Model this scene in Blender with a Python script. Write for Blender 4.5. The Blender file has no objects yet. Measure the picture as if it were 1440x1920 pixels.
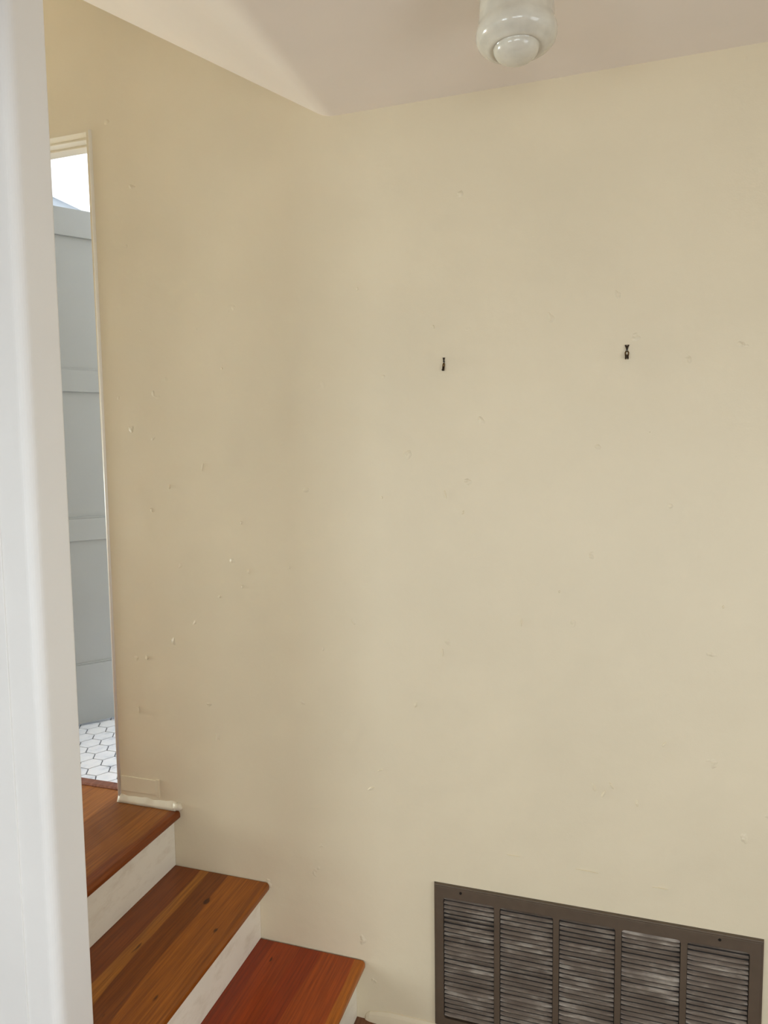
import bpy, bmesh, math, random
from mathutils import Vector, Matrix
random.seed(7)
S = bpy.context.scene
COL = S.collection

# ------------------------------------------------------------ camera
H = 1.727                      # eye height above the lower floor
F_PX, YAW, PITCH, ROLL = 1292.35, 0.30383, -0.080314, -0.012565
f = Vector((-math.sin(YAW)*math.cos(PITCH), math.cos(YAW)*math.cos(PITCH), math.sin(PITCH)))
r0 = Vector((math.cos(YAW), math.sin(YAW), 0)); u0 = r0.cross(f)
r = r0*math.cos(ROLL) + u0*math.sin(ROLL); u = u0*math.cos(ROLL) - r0*math.sin(ROLL)
cam_d = bpy.data.cameras.new('camera'); cam = bpy.data.objects.new('camera', cam_d); COL.objects.link(cam)
cam.matrix_world = Matrix(((r.x, u.x, -f.x, 0), (r.y, u.y, -f.y, 0), (r.z, u.z, -f.z, H), (0, 0, 0, 1)))
cam_d.sensor_fit = 'VERTICAL'; cam_d.sensor_height = 36.0; cam_d.lens = F_PX/1920*36.0
cam_d.clip_start = 0.02
S.camera = cam

# ------------------------------------------------------------ world, exposure, window light
S.view_settings.view_transform = 'Standard'; S.view_settings.look = 'None'
S.view_settings.gamma = 1; S.view_settings.use_curve_mapping = False
S.view_settings.exposure = 0.05
S.cycles.max_bounces = 10; S.cycles.diffuse_bounces = 6; S.cycles.glossy_bounces = 3; S.cycles.caustics_reflective = False; S.cycles.caustics_refractive = False
W = bpy.data.worlds.new('sky'); S.world = W; W.use_nodes = True
W.node_tree.nodes['Background'].inputs[0].default_value = (0.80, 0.90, 1.0, 1)
W.node_tree.nodes['Background'].inputs[1].default_value = 1.0

def window_light(name, loc, direction, w, h, power, colour, spread=180):
    d = bpy.data.lights.new(name, 'AREA'); d.shape = 'RECTANGLE'; d.size = w; d.size_y = h
    d.energy = power; d.color = colour; d.spread = math.radians(spread)
    o = bpy.data.objects.new(name, d); COL.objects.link(o)
    o.location = loc
    o.rotation_euler = Vector(direction).to_track_quat('-Z', 'Y').to_euler()
    return o
# daylight at the window behind the camera, at the right-hand window, at the upper hall window, at the bathroom window
window_light('daylight_back_window', (.60, -3.04, 0.82), (-.1, 1, 0), 2.1, 1.25, 58, (0.87, 0.965, 1.0))
window_light('daylight_back_left_window', (-2.30, -3.04, 0.82), (.15, 1, 0), 1.3, 1.25, 48, (0.80, 0.92, 1.0))
window_light('daylight_side_window', (1.94, 0.15, 1.15), (-1, 0, 0), 1.2, 1.3, 22, (0.92, 0.96, 1.0))
window_light('daylight_upper_hall_window', (-5.70, 1.50, 1.25), (1, 0, 0.04), 0.56, 0.96, 148, (0.83, 0.97, 1.0))
window_light('daylight_bathroom_window', (-2.66, 3.55, 1.85), (1, 0, 0.25), 0.9, 1.0, 140, (0.93, 0.95, 1.0))

# ------------------------------------------------------------ helpers
def lin(c): return tuple((v/255/12.92 if v/255 <= .04045 else ((v/255+.055)/1.055)**2.4) for v in c) + (1,)
def new_mat(name):
    m = bpy.data.materials.new(name); m.use_nodes = True
    nt = m.node_tree; return m, nt, nt.nodes, nt.links, nt.nodes['Principled BSDF']
def N(nt, kind, **kw):
    n = nt.nodes.new(kind)
    for k, v in kw.items(): setattr(n, k, v)
    return n
def coords(nt, scale=(1, 1, 1)):
    tc = N(nt, 'ShaderNodeTexCoord'); mp = N(nt, 'ShaderNodeMapping')
    mp.inputs['Scale'].default_value = scale
    nt.links.new(tc.outputs['Object'], mp.inputs['Vector']); return mp.outputs['Vector']
def noise(nt, vec, scale, detail=3, rough=.5):
    n = N(nt, 'ShaderNodeTexNoise'); n.inputs['Scale'].default_value = scale
    n.inputs['Detail'].default_value = detail; n.inputs['Roughness'].default_value = rough
    nt.links.new(vec, n.inputs['Vector']); return n.outputs['Fac']
def ramp(nt, fac, stops, interp='LINEAR'):
    n = N(nt, 'ShaderNodeValToRGB'); n.color_ramp.interpolation = interp
    e = n.color_ramp.elements
    while len(e) > 1: e.remove(e[-1])
    e[0].position = stops[0][0]; e[0].color = stops[0][1]
    for p, c in stops[1:]:
        q = e.new(p); q.color = c
    nt.links.new(fac, n.inputs['Fac']); return n.outputs['Color']
def math_n(nt, op, a, b=None, clamp=False):
    n = N(nt, 'ShaderNodeMath', operation=op, use_clamp=clamp)
    for i, v in enumerate((a, b)):
        if v is None: continue
        if isinstance(v, (int, float)): n.inputs[i].default_value = v
        else: nt.links.new(v, n.inputs[i])
    return n.outputs[0]
def mix(nt, fac, a, b, mode='MIX'):
    n = N(nt, 'ShaderNodeMix', data_type='RGBA', blend_type=mode)
    for s, v in ((n.inputs[0], fac), (n.inputs[6], a), (n.inputs[7], b)):
        if isinstance(v, (int, float, tuple)): s.default_value = v
        else: nt.links.new(v, s)
    return n.outputs[2]
def bump(nt, bsdf, height, strength, dist):
    n = N(nt, 'ShaderNodeBump'); n.inputs['Strength'].default_value = strength
    n.inputs['Distance'].default_value = dist; nt.links.new(height, n.inputs['Height'])
    nt.links.new(n.outputs['Normal'], bsdf.inputs['Normal'])

def paint(name, rgb, rough=.55, rolled=.12, blobs=.0, stain=None, mottle=0.03):
    m, nt, ns, ln, b = new_mat(name)
    v = coords(nt)
    c = lin(rgb); c2 = tuple(x*(1-mottle*2) for x in c[:3]) + (1,)
    col = ramp(nt, noise(nt, v, 3.0, 4), [(.3, c2), (.7, c)])
    if stain:
        s = ramp(nt, noise(nt, coords(nt, (6, 6, 14)), 2.2, 5, .65), [(.5, (0, 0, 0, 1)), (.72, (1, 1, 1, 1))])
        bw = N(nt, 'ShaderNodeRGBToBW'); ln.new(s, bw.inputs[0])
        col = mix(nt, math_n(nt, 'MULTIPLY', bw.outputs[0], .45), col, lin(stain))
    ln.new(col, b.inputs['Base Color']); b.inputs['Roughness'].default_value = rough
    h = math_n(nt, 'MULTIPLY', noise(nt, v, 260, 2), rolled*.25)          # roller nap
    h = math_n(nt, 'ADD', h, math_n(nt, 'MULTIPLY', noise(nt, v, 9, 3), rolled*5))   # trowelled waves
    if blobs:
        vo = N(nt, 'ShaderNodeTexVoronoi'); vo.inputs['Scale'].default_value = 7.5
        dn = N(nt, 'ShaderNodeTexNoise'); dn.inputs['Scale'].default_value = 30; ln.new(v, dn.inputs['Vector'])
        vv = N(nt, 'ShaderNodeVectorMath', operation='MULTIPLY_ADD')
        ln.new(dn.outputs['Color'], vv.inputs[0]); vv.inputs[1].default_value = (.05, .05, .05); ln.new(v, vv.inputs[2])
        ln.new(vv.outputs[0], vo.inputs['Vector'])
        q = math_n(nt, 'SUBTRACT', 0.085, vo.outputs['Distance'], True)
        h = math_n(nt, 'ADD', h, math_n(nt, 'MULTIPLY', q, blobs*10))
    bump(nt, b, h, .6, .0035)
    return m

M = {}
M['wall'] = paint('cream_plaster_paint', (223, 209, 180), .5, .3, 1.8)
M['ceiling'] = paint('ceiling_paint', (226, 214, 200), .6, .1)
M['partition'] = paint('white_partition_paint', (238, 236, 232), .45, .12)
M['riser'] = paint('riser_paint', (244, 238, 222), .45, .12, 0, (210, 198, 176))
M['bath_wall'] = paint('bathroom_wall_paint', (166, 172, 176), .5, .05)
M['bath_ceiling'] = paint('bathroom_ceiling_paint', (245, 246, 248), .6, .05)
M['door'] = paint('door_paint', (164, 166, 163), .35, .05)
M['trim'] = paint('trim_paint', (224, 213, 190), .5, .08)

M['bead'] = paint('bead_lit_edge', (240, 234, 222), .35, .05)  # paler than the wall: the lit jamb edge put into the colour
def wood(name, x0, x1, stops, rough=.36, warm=(84, 30, 6)):
    """Boards run along Y; stops = board tones across X."""
    m, nt, ns, ln, b = new_mat(name)
    tc = N(nt, 'ShaderNodeTexCoord'); sp = N(nt, 'ShaderNodeSeparateXYZ'); ln.new(tc.outputs['Object'], sp.inputs[0])
    wob = noise(nt, coords(nt, (3, 1.3, 1)), 1.5, 2)
    xx = math_n(nt, 'ADD', sp.outputs['X'], math_n(nt, 'MULTIPLY', math_n(nt, 'SUBTRACT', wob, .5), .075))
    fac = math_n(nt, 'DIVIDE', math_n(nt, 'SUBTRACT', xx, x0), x1-x0, True)
    st = []
    for i, (p, c) in enumerate(stops):
        if i: st.append((p-.004, lin(stops[i-1][1])))
        st.append((p+.004 if i else p, lin(c)))
    col = ramp(nt, fac, st)
    g = noise(nt, coords(nt, (95, 3.0, 95)), 1.6, 6, .62)
    col = mix(nt, ramp(nt, g, [(.38, (.0, .0, .0, 1)), (.66, (.8, .8, .8, 1))]), mix(nt, .55, col, lin(warm)), col)
    wide = noise(nt, coords(nt, (16, 1.5, 16)), 1.7, 3)
    col = mix(nt, .55, col, ramp(nt, wide, [(.3, (.74, .68, .62, 1)), (.7, (1, 1, 1, 1))]), 'MULTIPLY')
    kn = noise(nt, coords(nt, (30, 9, 30)), 1.5, 1)
    col = mix(nt, ramp(nt, kn, [(.215, (.8, .8, .8, 1)), (.26, (0, 0, 0, 1))]), col, lin((48, 20, 8)))
    ln.new(col, b.inputs['Base Color'])
    ln.new(math_n(nt, 'ADD', math_n(nt, 'MULTIPLY', g, .2), rough-.1), b.inputs['Roughness'])
    b.inputs['Coat Weight'].default_value = .05; b.inputs['Specular IOR Level'].default_value = .35; b.inputs['Coat Roughness'].default_value = .25
    bump(nt, b, g, .25, .0006)
    return m
M['tread_top'] = wood('landing_wood', -1.9, -1.3, [(0, (196, 131, 66)), (.18, (177, 112, 54)), (.36, (188, 123, 60)), (.55, (162, 102, 46)), (.78, (175, 110, 47)), (.93, (147, 78, 28))], .38)
M['tread_mid'] = wood('middle_tread_wood', -1.34, -.98, [(0, (151, 81, 28)), (.30, (200, 131, 50)), (.42, (149, 85, 28)), (.62, (190, 114, 35)), (.93, (166, 98, 31))], .33)
M['tread_low'] = wood('lower_tread_wood', -1.03, -.66, [(0, (162, 60, 14)), (.2, (184, 76, 20)), (.42, (170, 64, 14)), (.6, (190, 86, 22)), (.9, (212, 124, 34))], .33)
M['floor'] = wood('floor_wood', -3, 2, [(0, (124, 84, 58)), (.3, (134, 92, 64)), (.6, (118, 78, 52))], .35)
M['threshold'] = wood('threshold_wood', -2.5, -1.5, [(0, (168, 120, 98)), (.5, (160, 110, 90))], .45)

def simple(name, rgb, rough=.4, metal=0.0, spec=.5):
    m, nt, ns, ln, b = new_mat(name)
    c = lin(rgb)
    ln.new(ramp(nt, noise(nt, coords(nt), 40, 3), [(.3, tuple(x*.88 for x in c[:3])+(1,)), (.7, c)]), b.inputs['Base Color'])
    b.inputs['Roughness'].default_value = rough; b.inputs['Metallic'].default_value = metal
    b.inputs['Specular IOR Level'].default_value = spec
    return m
M['opal'] = simple('opal_glass', (214, 208, 192), .12)
M['opal'].node_tree.nodes['Principled BSDF'].inputs['Subsurface Weight'].default_value = .25
M['opal'].node_tree.nodes['Principled BSDF'].inputs['Subsurface Radius'].default_value = (.02, .02, .02)
M['ceramic'] = simple('white_ceramic', (232, 228, 220), .3)
M['brass'] = simple('tarnished_brass', (120, 92, 50), .35, .9)
M['dark_brass'] = simple('blackened_brass', (52, 38, 22), .45, .7)
M['grille'] = simple('taupe_enamel', (90, 76, 62), .36)
M['duct'] = simple('duct_dirt_shade', (26, 19, 14), .8)  # duct dirt, with the shade of the cavity put into the dark colour
M['screw'] = simple('dark_screw', (38, 32, 28), .5, .6)
M['grout'] = simple('grey_grout', (100, 102, 108), .8)
M['plastic_white'] = simple('white_frame_paint', (230, 230, 226), .4)
# dusty louvres
m, nt, ns, ln, b = new_mat('dusty_louver_enamel')
d1 = noise(nt, coords(nt, (5, 5, 16)), 1.6, 5, .6); d2 = noise(nt, coords(nt, (14, 14, 120)), 1.3, 3)
dd = math_n(nt, 'MULTIPLY', d1, math_n(nt, 'ADD', d2, .5))
ln.new(ramp(nt, dd, [(.30, lin((98, 84, 72))), (.52, lin((120, 107, 95))), (.70, lin((164, 153, 140)))]), b.inputs['Base Color'])
b.inputs['Roughness'].default_value = .5; M['louver'] = m
# marble tile
m, nt, ns, ln, b = new_mat('marble_tile')
v1 = noise(nt, coords(nt), 14, 6, .7)
ln.new(ramp(nt, v1, [(.28, lin((196, 200, 210))), (.42, lin((238, 240, 245))), (.6, lin((250, 250, 252)))]), b.inputs['Base Color'])
b.inputs['Roughness'].default_value = .3; M['tile'] = m
# window pane: clear thin glass
m, nt, ns, ln, b = new_mat('clear_pane'); ns.remove(b)
tr = N(nt, 'ShaderNodeBsdfTransparent'); gl = N(nt, 'ShaderNodeBsdfGlossy'); gl.inputs['Roughness'].default_value = .02
mx = N(nt, 'ShaderNodeMixShader'); mx.inputs[0].default_value = .06
ln.new(tr.outputs[0], mx.inputs[1]); ln.new(gl.outputs[0], mx.inputs[2]); ln.new(mx.outputs[0], ns['Material Output'].inputs[0])
M['pane'] = m

def link(name, bm, mat, parent=None, smooth=False):
    bmesh.ops.recalc_face_normals(bm, faces=bm.faces)
    me = bpy.data.meshes.new(name); bm.to_mesh(me); bm.free()
    me.materials.append(mat)
    if smooth:
        for p in me.polygons: p.use_smooth = True
    o = bpy.data.objects.new(name, me); COL.objects.link(o)
    if parent: o.parent = parent; o.matrix_parent_inverse = Matrix.Translation(parent.location).inverted() if parent.rotation_euler.z == 0 else Matrix.Identity(4)
    return o
def tag(o, label, cat, group=None):
    o['label'] = label; o['category'] = cat
    if group: o['group'] = group
    return o
def struct(name, bm, mat, label=None, smooth=False):
    o = link(name, bm, mat, None, smooth); o['kind'] = 'structure'
    if label: o['label'] = label
    return o
def empty(name, loc, label, cat, group=None):
    o = bpy.data.objects.new(name, None); COL.objects.link(o); o.location = loc; o.empty_display_size = .05
    return tag(o, label, cat, group)
def box(bm, x0, x1, y0, y1, z0, z1, bev=0, seg=2):
    r_ = bmesh.ops.create_cube(bm, size=1)
    vs = r_['verts']
    for v in vs:
        v.co = Vector((x0 if v.co.x < 0 else x1, y0 if v.co.y < 0 else y1, z0 if v.co.z < 0 else z1))
    if bev:
        es = list({e for v in vs for e in v.link_edges})
        bmesh.ops.bevel(bm, geom=es, offset=bev, segments=seg, affect='EDGES', profile=.5)
def prism_xz(bm, pts, y0, y1):
    a = [bm.verts.new((x, y0, z)) for x, z in pts]; b_ = [bm.verts.new((x, y1, z)) for x, z in pts]
    bm.faces.new(a); bm.faces.new(b_[::-1]); n = len(pts)
    for i in range(n): bm.faces.new((a[i], b_[i], b_[(i+1) % n], a[(i+1) % n]))
    return a, b_
def prism_yz(bm, pts, x0, x1):
    a = [bm.verts.new((x0, y, z)) for y, z in pts]; b_ = [bm.verts.new((x1, y, z)) for y, z in pts]
    bm.faces.new(a); bm.faces.new(b_[::-1]); n = len(pts)
    for i in range(n): bm.faces.new((a[i], b_[i], b_[(i+1) % n], a[(i+1) % n]))
def prism_xy(bm, pts, z0, z1):
    a = [bm.verts.new((x, y, z0)) for x, y in pts]; b_ = [bm.verts.new((x, y, z1)) for x, y in pts]
    bm.faces.new(a); bm.faces.new(b_[::-1]); n = len(pts)
    for i in range(n): bm.faces.new((a[i], b_[i], b_[(i+1) % n], a[(i+1) % n]))
def lathe(bm, prof, cx, cy, seg=72):
    rings = []
    for rr, z in prof:
        if rr < 1e-5: rings.append([bm.verts.new((cx, cy, z))])
        else: rings.append([bm.verts.new((cx+rr*math.cos(2*math.pi*i/seg), cy+rr*math.sin(2*math.pi*i/seg), z)) for i in range(seg)])
    for A, B in zip(rings, rings[1:]):
        for i in range(seg):
            j = (i+1) % seg
            if len(A) == 1 and len(B) == 1: continue
            if len(A) == 1: bm.faces.new((A[0], B[i], B[j]))
            elif len(B) == 1: bm.faces.new((A[i], B[0], A[j]))
            else: bm.faces.new((A[i], B[i], B[j], A[j]))
def blob(bm, cx, cy, cz, rx, ry, rz, rot=0):
    q = bmesh.ops.create_icosphere(bm, subdivisions=2, radius=1)
    for v in q['verts']:
        p = v.co.copy(); k = 1 + .25*math.sin(5*p.x+3*p.z+cx*40)
        x, z = p.x*rx*k, p.z*rz*k
        v.co = Vector((cx + x*math.cos(rot)-z*math.sin(rot), cy + p.y*ry, cz + x*math.sin(rot)+z*math.cos(rot)))

# ------------------------------------------------------------ measures
YW, TH = 1.88, 0.095            # face of the long wall and its thickness
Z1, Z2, Z3 = .573, .382, .191   # landing, middle and lower tread
NX1, NX2, NX3 = -1.3056, -.9868, -.667   # their front edges
RX1, RX2, RX3 = -1.330, -1.0207, -.697   # riser faces
CZ = H + .951                   # flat ceiling
BX, SL = -.747, .5876           # ceiling break and slope
PX, PY0, PY1 = -1.010, 1.027, 1.122      # end and faces of the near partition
JX, HX = -1.546, -2.47          # doorway jambs
DZ = H + 1.030                  # doorway head
ZT = CZ + SL*(2.5 + BX) + .0    # upper hall flat ceiling height
XL = -5.6

# ------------------------------------------------------------ structure
# long wall with the doorway, plaster lumps included
bm = bmesh.new()
a, b_ = prism_xz(bm, [(XL, -.05), (HX, -.05), (HX, DZ), (JX, DZ), (JX, -.05), (1.9, -.05), (1.9, ZT+.1), (XL, ZT+.1)], YW, YW+TH)
bm.edges.ensure_lookup_table()
es = [e for e in bm.edges if all(abs(v.co.x-JX) < 1e-4 for v in e.verts) and abs(e.verts[0].co.y-e.verts[1].co.y) < 1e-5]
bmesh.ops.bevel(bm, geom=es, offset=.011, segments=5, affect='EDGES', profile=.5)
wall_far = struct('wall_far', bm, M['wall'], 'cream plaster wall beside the stairs')
bm = bmesh.new()
# small lumps of plaster and paint runs standing on the wall face (x, z above floor, half width, half height, tilt)
LUMPS = [(-1.052,1.331,.0045,.006,.2),(-1.03,1.379,.004,.008,0),(-1.133,1.295,.006,.004,.4),(-.89,1.397,.0025,.005,0),(-1.05,1.53,.003,.006,0),
 (-1.37,1.565,.004,.007,.3),(-1.30,1.64,.003,.006,0),(-1.18,1.70,.002,.014,-.2),(-.50,1.01,.004,.008,-.3),(-.64,.74,.012,.004,.5),
 (-.41,1.62,.002,.012,.25),(-.36,1.57,.003,.006,-.4),(-.595,1.61,.002,.004,0),(-.005,.83,.004,.012,.4),(.02,.815,.003,.012,-.4),(.04,.84,.002,.010,.5),
 (.17,.97,.003,.010,-.5),(-.2,1.27,.002,.010,0),(.105,.80,.003,.008,.1),(-.1,1.36,.002,.004,0),(-.42,1.17,.002,.012,0),(-.61,.80,.010,.002,.3),
 (.3,1.34,.002,.004,0),(-.66,2.2,.003,.004,0),(-.44,2.08,.002,.006,.3),(.12,1.78,.0015,.0015,0),(-1.10,2.0,.004,.004,0),(-.22,.60,.02,.0015,.0),(-.02,.59,.03,.0013,-.03),
 (.17,.575,.02,.0013,0),(-1.41,1.08,.005,.008,.3),(-1.45,.9,.003,.01,0)]
for x, z, rx, rz, t in LUMPS: blob(bm, x, YW, z, rx, .003, rz, t)
# painted-over patch board low on the wall by the doorway
box(bm, JX+.012, -1.388, YW-.0028, YW+.01, Z1+.040, Z1+.092, .0012)
box(bm, -1.394, -1.380, YW-.0045, YW+.01, Z1+.034, Z1+.096, .002)
link('plaster_patch', bm, M['wall'], wall_far)
# caulk ridge following the landing
bm = bmesh.new()
segs = 22; prev = None
rows = []
for i in range(segs+1):
    x = JX + (-1.318-JX)*i/segs; k = .0016*math.sin(i*1.3)+.0016*math.sin(i*.7+1)
    h_ = .027 + k + (.004*max(0, (i-segs*.75)/(segs*.25)) if i > segs*.75 else 0); d = .011 + .2*k
    rows.append([bm.verts.new(p) for p in ((x, YW+.004, Z1+h_), (x, YW-.0014, Z1+h_*.88), (x, YW-d*.6, Z1+h_*.35), (x, YW-d, Z1+.0012), (x, YW+.004, Z1+.0012))])
for A, B in zip(rows, rows[1:]):
    for i in range(5): bm.faces.new((A[i], B[i], B[(i+1) % 5], A[(i+1) % 5]))
bm.faces.new(rows[0]); bm.faces.new(rows[-1][::-1])
blob(bm, -1.314, YW-.001, Z1+.013, .017, .012, .014, -.2)
o = link('caulk_ridge', bm, M['trim'], wall_far, True)

bm = bmesh.new()  # added strip for the bright lit edge of the jamb
prism_xy(bm, [(JX+.004+.0075*math.cos(t), YW+.0035+.0075*math.sin(t)) for t in [math.radians(-20-i*14) for i in range(16)]], Z1+.002, DZ+.003)
struct('lit_edge_strip', bm, M['bead'], 'added thin rounded strip, lit edge put into its off-white colour, right side of the doorway', True)
# painted header stop and head board inside the doorway
bm = bmesh.new()
box(bm, HX+.001, JX-.001, YW+.032, YW+TH+.006, DZ-.007, DZ+.001, .002); box(bm, HX+.001, JX-.001, YW+.06, YW+TH+.006, DZ-.014, DZ-.006, .002)
o = struct('trim_1', bm, M['trim'], 'painted door stop under the doorway head')

# sloped and flat ceiling with a softly rounded break
bm = bmesh.new()
pts = []
RB = .03
for i in range(9):
    t = i/8; p0 = Vector((BX+RB, CZ)); p1 = Vector((BX, CZ)); p2 = Vector((BX-RB*.86, CZ+RB*.86*SL))
    q = p0*(1-t)**2 + p1*2*t*(1-t) + p2*t*t; pts.append((q.x, q.y))
under = [(1.9, CZ)] + pts + [(-2.5, ZT), (XL, ZT)]
top = [(XL, ZT+.08), (-2.5, ZT+.08), (BX, CZ+.10), (1.9, CZ+.10)]
prism_xz(bm, under + top, PY1-.001, YW+.001)
struct('ceiling', bm, M['ceiling'], 'ceiling that slopes up over the stairs')
bm = bmesh.new(); box(bm, -3.5, 1.9, -3.1, PY1-.002, CZ, CZ+.1)
struct('ceiling_front', bm, M['ceiling'])
# partition beside the stairs, rounded end
bm = bmesh.new()
pts = [(XL, PY0), (XL, PY1)]; R_ = .022
for i in range(5):
    a_ = math.pi/2*(1-i/4); pts.append((PX-.006+.006*math.cos(a_), PY1-.006+.006*math.sin(a_)))
for i in range(9):
    a_ = -math.pi/2*i/8; pts.append((PX-R_+R_*math.cos(a_), PY0+R_+R_*math.sin(a_)))
prism_xy(bm, pts, 0, CZ)
struct('wall_left', bm, M['partition'], 'white partition end close to the camera')
bm = bmesh.new(); box(bm, XL, BX+.02, PY1-.095, PY1-.002, CZ+.1, ZT+.08)
struct('wall_left_upper', bm, M['partition'])
bm = bmesh.new(); box(bm, -1.25, -1.086, PY0-.003, PY0+.002, 0, CZ, .0012)
struct('trim_2', bm, M['partition'], 'flat casing board on the near face of the partition')

def window_wall(name, axis, pos, thick, a0, a1, z0, z1, w0, w1, wz0, wz1, mat, win):
    """wall plane across X ('x') or Y ('y') with one window opening; adds the window itself"""
    def b_(bm, p0, p1, q0, q1, c0, c1, bev=0):
        if axis == 'x': box(bm, c0, c1, p0, p1, q0, q1, bev)
        else: box(bm, p0, p1, c0, c1, q0, q1, bev)
    lo, hi = sorted((pos, pos+thick))
    bm = bmesh.new()
    b_(bm, a0, w0, z0, z1, lo, hi); b_(bm, w1, a1, z0, z1, lo, hi)
    b_(bm, w0, w1, z0, wz0, lo, hi); b_(bm, w0, w1, wz1, z1, lo, hi)
    struct(name, bm, mat)
    mid = (lo+hi)/2; bm = bmesh.new(); t = .04
    b_(bm, w0, w0+t, wz0, wz1, mid-.025, mid+.025); b_(bm, w1-t, w1, wz0, wz1, mid-.025, mid+.025)
    b_(bm, w0+t, w1-t, wz0, wz0+t, mid-.025, mid+.025); b_(bm, w0+t, w1-t, wz1-t, wz1, mid-.025, mid+.025)
    zc = (wz0+wz1)/2; b_(bm, w0+t, w1-t, zc-.015, zc+.015, mid-.02, mid+.02)
    wo = struct(win, bm, M['plastic_white'])
    bm = bmesh.new(); b_(bm, w0+t, w1-t, wz0+t, wz1-t, mid-.002, mid+.002)
    link('pane', bm, M['pane'], wo)

window_wall('wall_back', 'y', -3.0, -.1, -.9, 1.9, 0, CZ, -.48, 1.68, .15, 1.50, M['partition'], 'window_1')
window_wall('wall_back_left', 'y', -3.0, -.1, -3.5, -.9, 0, CZ, -2.98, -1.62, .15, 1.50, M['partition'], 'window_5')
bm = bmesh.new(); box(bm, -3.5, 1.8, -.55, -.43, 2.02, CZ)  # unseen block, added to keep window light off the upper wall and ceiling
struct('added_light_block', bm, M['partition'])
window_wall('wall_right', 'x', 1.8, .1, -3.0, YW, 0, CZ, -.5, .8, .45, 1.85, M['partition'], 'window_2')
window_wall('wall_upper_hall', 'x', XL, -.1, PY0, YW+TH, 0, ZT+.08, 1.20, 1.80, .74, 1.78, M['wall'], 'window_3')
bm = bmesh.new(); box(bm, -3.6, -3.5, -3.1, PY0, 0, CZ+.1)
struct('wall_side', bm, M['partition'])

# lower floor
bm = bmesh.new(); box(bm, -3.5, 1.8, -3.0, YW, -.05, 0)
struct('floor', bm, M['floor'])
# shoe moulding, rounded and painted in with the wall
bm = bmesh.new()
rows = []
for x, k in ((-.672, .12), (-.667, .45), (-.655, .7), (-.63, .86), (-.59, 1), (-.2, 1), (.6, 1), (1.8, 1)):
    rows.append([bm.verts.new((x, YW+dy*(k if dy < 0 else 1), dz*k)) for dy, dz in ((.002, 0), (.002, .042), (-.003, .040), (-.008, .030), (-.011, .016), (-.012, 0))])
for A, B in zip(rows, rows[1:]):
    for i in range(6): bm.faces.new((A[i], B[i], B[(i+1) % 6], A[(i+1) % 6]))
bm.faces.new(rows[0]); bm.faces.new(rows[-1][::-1])
struct('baseboard_far', bm, M['wall'], 'thin rounded shoe moulding along the foot of the cream wall')

# bathroom
BXL, BXR, BYF, BZC = -2.60, -.75, 4.7, H+1.30
bm = bmesh.new(); box(bm, BXL, BXR, YW+TH, BYF, Z1-.06, Z1-.004)
struct('floor_bathroom', bm, M['grout'])
S3 = .0785; ap = S3/2 - .0026; Rr = ap/math.cos(math.pi/6)
tiles = bmesh.new()
dx = S3*math.cos(math.pi/6)
i = 0; x = JX - .95
ox, oy = -1.8409, 2.0907            # a tile centre
for i in range(-9, 12):
    for j in range(-2, 32):
        cx = ox + i*dx; cy = oy + j*S3 + (i % 2)*S3/2
        if cx < BXL+.03 or cx > BXR-.05 or cy < YW+TH-.034 or cy > BYF-.05: continue
        hexp = [(cx+Rr*math.cos(math.radians(60*k)), cy+Rr*math.sin(math.radians(60*k))) for k in range(6)]
        # keep the first row behind the threshold
        hexp = [(px_, max(py_, YW+TH+.006)) for px_, py_ in hexp]
        prism_xy(tiles, hexp, Z1-.004, Z1)
bmesh.ops.remove_doubles(tiles, verts=tiles.verts, dist=1e-5)
fl = struct('floor_tiles', tiles, M['tile'], 'white marble hexagon tiles with grey grout in the bathroom')
window_wall('wall_bathroom_left', 'x', BXL, -.1, YW+TH, BYF, Z1-.06, BZC, 3.0, 4.1, Z1+.75, BZC-.12, M['bath_wall'], 'window_4')
bm = bmesh.new(); box(bm, BXR, BXR+.1, YW+TH, BYF, Z1-.06, BZC); struct('wall_bathroom_right', bm, M['bath_wall'])
bm = bmesh.new(); box(bm, BXL-.1, BXR+.1, BYF, BYF+.1, Z1-.06, BZC); struct('wall_bathroom_back', bm, M['bath_wall'])
bm = bmesh.new(); box(bm, BXL-.1, BXR+.1, YW+TH, BYF+.1, BZC, BZC+.1); struct('ceiling_bathroom', bm, M['bath_ceiling'])

# bathroom door, standing open at about 50 degrees: leaf built along local +X from the hinge
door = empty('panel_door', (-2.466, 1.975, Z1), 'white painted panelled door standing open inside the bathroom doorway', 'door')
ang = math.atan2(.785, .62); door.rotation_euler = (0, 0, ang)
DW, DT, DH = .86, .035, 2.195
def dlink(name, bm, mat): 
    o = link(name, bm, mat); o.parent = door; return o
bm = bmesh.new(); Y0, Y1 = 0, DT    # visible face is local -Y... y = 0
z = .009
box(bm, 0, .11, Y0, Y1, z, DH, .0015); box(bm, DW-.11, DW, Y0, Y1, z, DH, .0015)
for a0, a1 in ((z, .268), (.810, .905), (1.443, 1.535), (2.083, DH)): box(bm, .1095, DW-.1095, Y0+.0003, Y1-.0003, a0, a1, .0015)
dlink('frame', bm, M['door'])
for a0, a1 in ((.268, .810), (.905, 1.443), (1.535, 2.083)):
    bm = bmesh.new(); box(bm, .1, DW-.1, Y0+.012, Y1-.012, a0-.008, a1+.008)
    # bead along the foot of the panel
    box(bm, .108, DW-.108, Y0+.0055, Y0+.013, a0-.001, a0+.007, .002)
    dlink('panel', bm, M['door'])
bm = bmesh.new()
q = bmesh.ops.create_uvsphere(bm, u_segments=20, v_segments=12, radius=.026)
for v in q['verts']: v.co = Vector((v.co.x+DW-.06, v.co.y*.8-.045, v.co.z+.86))
q = bmesh.ops.create_cone(bm, cap_ends=True, segments=16, radius1=.009, radius2=.009, depth=.04)
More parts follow.
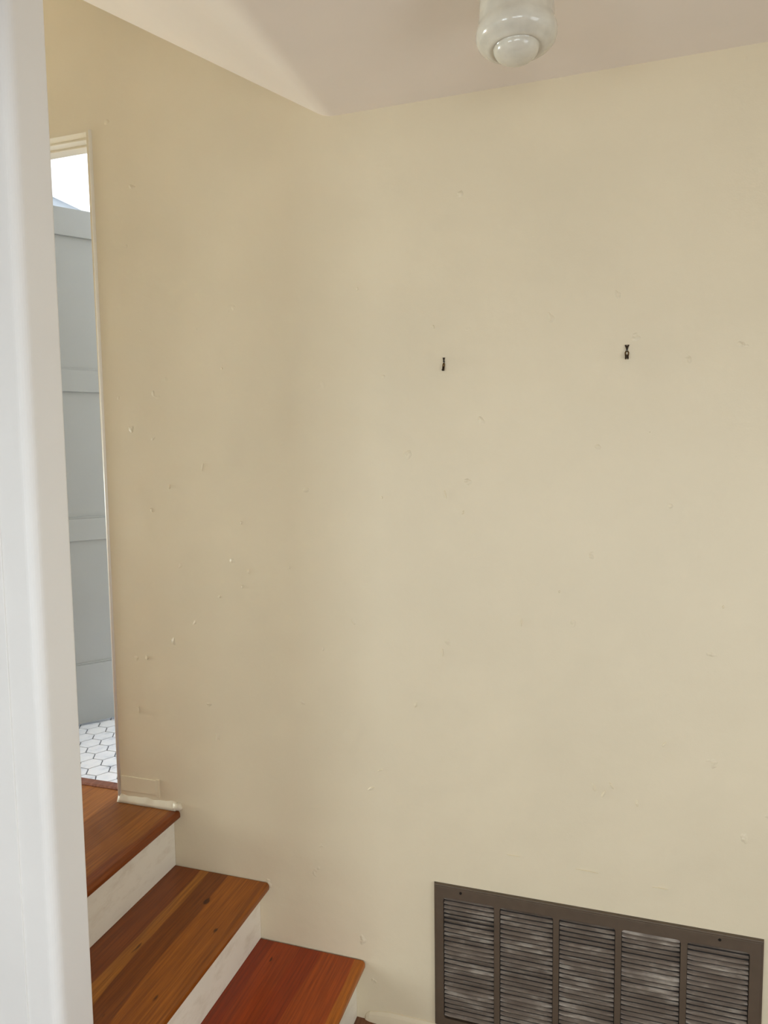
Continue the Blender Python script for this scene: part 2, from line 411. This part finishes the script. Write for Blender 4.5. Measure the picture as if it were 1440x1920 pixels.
for v in q['verts']: v.co = Vector((v.co.x+DW-.06, v.co.z-.018, v.co.y+.86))
dlink('door_knob', bm, M['brass'])

# ------------------------------------------------------------ staircase
stair = empty('staircase', (-1.0, 1.5, 0), 'wooden stairs with orange-brown treads and cream painted risers climbing left along the wall', 'stairs')
TT = .027
def tread(name, x0, x1, z, mat, ye=YW-.0025, y0=PY1+.002):
    bm = bmesh.new()
    n = 10; pts = [(x0, z-TT), (x0, z)]
    # rounded front edge
    R1 = .011
    for i in range(n+1):
        a_ = math.pi/2 - (math.pi/2)*i/n; pts.append((x1-R1+R1*math.cos(a_), z-R1+R1*math.sin(a_)))
    for i in range(n+1):
        a_ = -(math.pi/2)*i/n; pts.append((x1-R1*.8+R1*.8*math.cos(a_), z-TT+R1*.8+R1*.8*math.sin(a_)))
    prism_xz(bm, pts, y0, ye)
    return link(name, bm, mat, stair)
def riser(x, z0, z1, y0=PY1+.002):
    bm = bmesh.new(); box(bm, x-.018, x, y0, YW-.001, z0+.001, z1-.0005)
    o = link('riser', bm, M['riser'], stair)
    return o
yl = PX  # treads beyond the partition end stay behind it
tread('tread', RX1-.004, NX2, Z2, M['tread_mid'])
tread('tread', RX2-.004, NX3, Z3, M['tread_low'], YW-.005)
# landing: boards that also run into the doorway
bm = bmesh.new()
n = 10; R1 = .011
pts = [(XL+.002, Z1-TT), (XL+.002, Z1)]
for i in range(n+1):
    a_ = math.pi/2 - (math.pi/2)*i/n; pts.append((NX1-R1+R1*math.cos(a_), Z1-R1+R1*math.sin(a_)))
for i in range(n+1):
    a_ = -(math.pi/2)*i/n; pts.append((NX1-R1*.8+R1*.8*math.cos(a_), Z1-TT+R1*.8+R1*.8*math.sin(a_)))
prism_xz(bm, pts, PY1+.002, YW-.0015)
link('landing', bm, M['tread_top'], stair)
bm = bmesh.new(); box(bm, HX+.002, JX-.002, YW-.0015, YW+.060, Z1-TT, Z1)
struct('floor_doorway', bm, M['tread_top'], 'floorboards running into the bathroom doorway')
riser(RX1, Z2, Z1-TT); riser(RX2, Z3, Z2-TT); riser(RX3, 0, Z3-TT)
# threshold strip
bm = bmesh.new()
prism_yz(bm, [(YW+.060, Z1-.02), (YW+.060, Z1+.003), (YW+.066, Z1+.007), (YW+TH, Z1+.007), (YW+TH+.005, Z1+.002), (YW+TH+.005, Z1-.02)], HX+.002, JX-.002)
struct('trim_3', bm, M['threshold'], 'pinkish wooden threshold between landing and bathroom tiles')

# ------------------------------------------------------------ return air grille
GX0, GX1, GZ0, GZ1 = -.449, .4155, .044, .4835
yg = YW
grille = empty('return_air_grille', ((GX0+GX1)/2, YW, GZ0), 'brown metal return air grille with five louvered columns low on the cream wall', 'vent')
cols = [(-.4205+.1637*i, -.4205+.1637*i+.148) for i in range(5)]
OZ0, OZ1 = .072, .447
bm = bmesh.new()
# frame: outer lip sloping back to the wall, flat face, five openings with rounded corners
def rect(x0, x1, z0, z1, y): return [(x0, y, z0), (x1, y, z0), (x1, y, z1), (x0, y, z1)]
face_y = YW-.011
box(bm, GX0+.004, cols[0][0], face_y, YW-.002, GZ0+.004, GZ1-.004)
box(bm, cols[-1][1], GX1-.004, face_y, YW-.002, GZ0+.004, GZ1-.004)
box(bm, cols[0][0], cols[-1][1], face_y, YW-.002, GZ0+.004, OZ0); box(bm, cols[0][0], cols[-1][1], face_y, YW-.002, OZ1, GZ1-.004)
for (a0, a1), (c0, c1) in zip(cols, cols[1:]): box(bm, a1, c0, face_y, YW-.002, OZ0, OZ1)
# rolled outer lip
o1 = [bm.verts.new(p) for p in rect(GX0+.007, GX1-.007, GZ0+.007, GZ1-.007, face_y-.0004)]
o2 = [bm.verts.new(p) for p in rect(GX0+.0015, GX1-.0015, GZ0+.0015, GZ1-.0015, face_y+.003)]
o3 = [bm.verts.new(p) for p in rect(GX0, GX1, GZ0, GZ1, YW)]
for A, B in ((o1, o2), (o2, o3)):
    for i in range(4): bm.faces.new((A[i], A[(i+1) % 4], B[(i+1) % 4], B[i]))
# rounded corner fillets in each opening
for a0, a1 in cols:
    for sx, xx in ((1, a0), (-1, a1)):
        for sz, zz in ((1, OZ0), (-1, OZ1)):
            R2 = .009; pp = [(xx, zz)]
            for i in range(6):
                t = math.pi/2*i/5; pp.append((xx+sx*(R2-R2*math.sin(t)), zz+sz*(R2-R2*math.cos(t))))
            va = [bm.verts.new((px_, face_y, pz_)) for px_, pz_ in pp]; vb = [bm.verts.new((px_, YW-.004, pz_)) for px_, pz_ in pp]
            bm.faces.new(va); bm.faces.new(vb)
            for i in range(len(pp)): bm.faces.new((va[i], va[(i+1) % len(pp)], vb[(i+1) % len(pp)], vb[i]))
link('frame', bm, M['grille'], grille)
NS = 27; pitch = (OZ1-OZ0)/NS
for ci, (a0, a1) in enumerate(cols):
    bm = bmesh.new(); rnd = random.Random(ci*13+5)
    for k in range(NS):
        zt = OZ1 - k*pitch - .0012
        jit = rnd.uniform(-.0012, .0012); bend = rnd.uniform(-.0008, .0008)
        if ci == 3 and k in (0, 8): jit = .0030
        if ci == 0 and k in (4, 5): jit = -.0022
        # stamped blade: bulges out at its foot, root at the top, section bowed, ends tucked in
        prev = None; K = 9
        for s in range(K+1):
            t = s/K; x = a0+.0015+(a1-a0-.003)*t
            e = min(1, min(t, 1-t)/.07); e = e*e*(3-2*e)
            sag = bend*math.sin(math.pi*t)
            yr = YW-.0045; yo = face_y+.0015
            zz = [(yr+.0025, zt), (yr-.001, zt-.0025), (yo*(e)+(yr-.003)*(1-e), zt-.0053-jit+sag), (yo*e+(yr-.003)*(1-e)+.0008, zt-.0062-jit+sag), (yr+.0005, zt-.0035)]
            cur = [bm.verts.new((x, yy, z_)) for yy, z_ in zz]
            if prev:
                for i in range(5): bm.faces.new((prev[i], cur[i], cur[(i+1) % 5], prev[(i+1) % 5]))
            else: bm.faces.new(cur)
            prev = cur
        bm.faces.new(prev[::-1])
    link('louver_panel', bm, M['louver'], grille)
bm = bmesh.new(); box(bm, GX0+.01, GX1-.01, YW-.0018, YW+.0, GZ0+.01, GZ1-.01)  # dark sheet in place of a recess, shade of its depth in the colour
link('duct_shade_plate', bm, M['duct'], grille)
for sx in (-.369, .311):
    bm = bmesh.new(); q = bmesh.ops.create_cone(bm, cap_ends=True, segments=18, radius1=.0042, radius2=.003, depth=.003)
    for v in q['verts']: v.co = Vector((v.co.x+sx, face_y-.001-v.co.z, v.co.y+GZ1-.0155))
    box(bm, sx-.003, sx+.003, face_y-.003, face_y-.0022, GZ1-.0161, GZ1-.0149)
    link('screw', bm, M['screw'], grille)

# ------------------------------------------------------------ two picture hooks
def tube(bm, pts, rad, seg=8):
    rings = []
    for i, p in enumerate(pts):
        p = Vector(p); d = (Vector(pts[min(i+1, len(pts)-1)])-Vector(pts[max(i-1, 0)])).normalized()
        s = d.orthogonal().normalized(); t = d.cross(s)
        if rings:
            s0 = (rings[-1][0].co-Vector(pts[i-1])).normalized(); s = (s0-d*s0.dot(d)).normalized(); t = d.cross(s)
        rings.append([bm.verts.new(p+s*rad*math.cos(2*math.pi*k/seg)+t*rad*math.sin(2*math.pi*k/seg)) for k in range(seg)])
    for A, B in zip(rings, rings[1:]):
        for k in range(seg): bm.faces.new((A[k], A[(k+1) % seg], B[(k+1) % seg], B[k]))
    bm.faces.new(rings[0]); bm.faces.new(rings[-1][::-1])
def hook(x, zc, label, wide, turn):
    e = empty('picture_hook', (x, YW, zc), label, 'hook', 'picture hooks on the cream wall')
    def P(px_, py_, pz_):      # local, turned about Z
        return (x+px_*math.cos(turn)+py_*math.sin(turn), YW+min(-.0008, -px_*math.sin(turn)*.8+py_*math.cos(turn)), zc+pz_)
    bm = bmesh.new()           # forked top: two ears meeting in a point
    for s in (-1, 1):
        pts = [(0, .002), (s*wide*.5, .0165), (s*wide*.14, .0172), (0, .0140)]
        va = [bm.verts.new(P(px_, -.004, pz_)) for px_, pz_ in pts]; vb = [bm.verts.new(P(px_, -.0022, pz_)) for px_, pz_ in pts]
        bm.faces.new(va); bm.faces.new(vb[::-1])
        for i in range(4): bm.faces.new((va[i], vb[i], vb[(i+1) % 4], va[(i+1) % 4]))
    link('ear_plate', bm, M['dark_brass'], e)
    bm = bmesh.new()           # bright strap with a slot
    for s in (-1, 1):
        tube(bm, [P(s*wide*.12, -.003, .002), P(s*wide*.34, -.0045, -.003), P(s*wide*.30, -.006, -.009), P(s*wide*.2, -.007, -.013)], .0016)
    link('strap', bm, M['brass'], e, True)
    bm = bmesh.new()           # double prong curling out from the wall
    for s in (-1, 1):
        tube(bm, [P(s*wide*.2, -.006, -.008), P(s*wide*.2, -.008, -.015), P(s*wide*.22, -.009, -.0185), P(s*wide*.22, -.0108, -.0185), P(s*wide*.22, -.0118, -.015)], .0021)
    link('prong', bm, M['dark_brass'], e, True)
    bm = bmesh.new()
    q = bmesh.ops.create_cone(bm, cap_ends=True, segments=12, radius1=.0022, radius2=.0022, depth=.006)
    for v in q['verts']: v.co = Vector((x+v.co.x, YW-.0032-v.co.z, zc+.006+v.co.y))
    link('nail', bm, M['screw'], e)
hook(-.411, H+.251, 'small dark brass picture hook on the wall, nearer the stairs and seen side-on', .0062, .12)
hook(.062, H+.257, 'small brass picture hook with forked top, farther from the stairs', .0115, .05)

# ------------------------------------------------------------ ceiling light
LX, LY = -.167, 1.44
LB = H + .776
lamp = empty('ceiling_light', (LX, LY, CZ), 'white opal glass ceiling light with stepped rounded shade', 'ceiling light')
bm = bmesh.new()
lathe(bm, [(0, CZ-.0005), (.068, CZ-.0005), (.072, CZ-.006), (.070, CZ-.022), (.062, CZ-.034), (.058, CZ-.040), (0, CZ-.040)], LX, LY)
link('lamp_holder', bm, M['ceramic'], lamp, True)
bm = bmesh.new()
prof = [(.0, CZ-.036), (.056, CZ-.036), (.060, CZ-.042), (.0685, CZ-.050), (.0715, CZ-.060), (.0722, CZ-.085), (.0735, LB+.068)]
prof += [(.0748, LB+.062), (.0772, LB+.056), (.0788, LB+.049), (.0785, LB+.041), (.0765, LB+.034), (.072, LB+.0285), (.0665, LB+.0250), (.0625, LB+.0235),
         (.0600, LB+.0215), (.0565, LB+.0190), (.052, LB+.0180), (.0480, LB+.0190), (.0455, LB+.0210), (.0445, LB+.0205)]
for i in range(1, 11):
    a_ = math.pi/2*i/10; prof.append((.0445*math.cos(a_)**.8, LB+.0205-.0245*math.sin(a_)))
LB -= .004
prof[-1] = (0, LB)
lathe(bm, prof, LX, LY)
link('lamp_shade', bm, M['opal'], lamp, True)
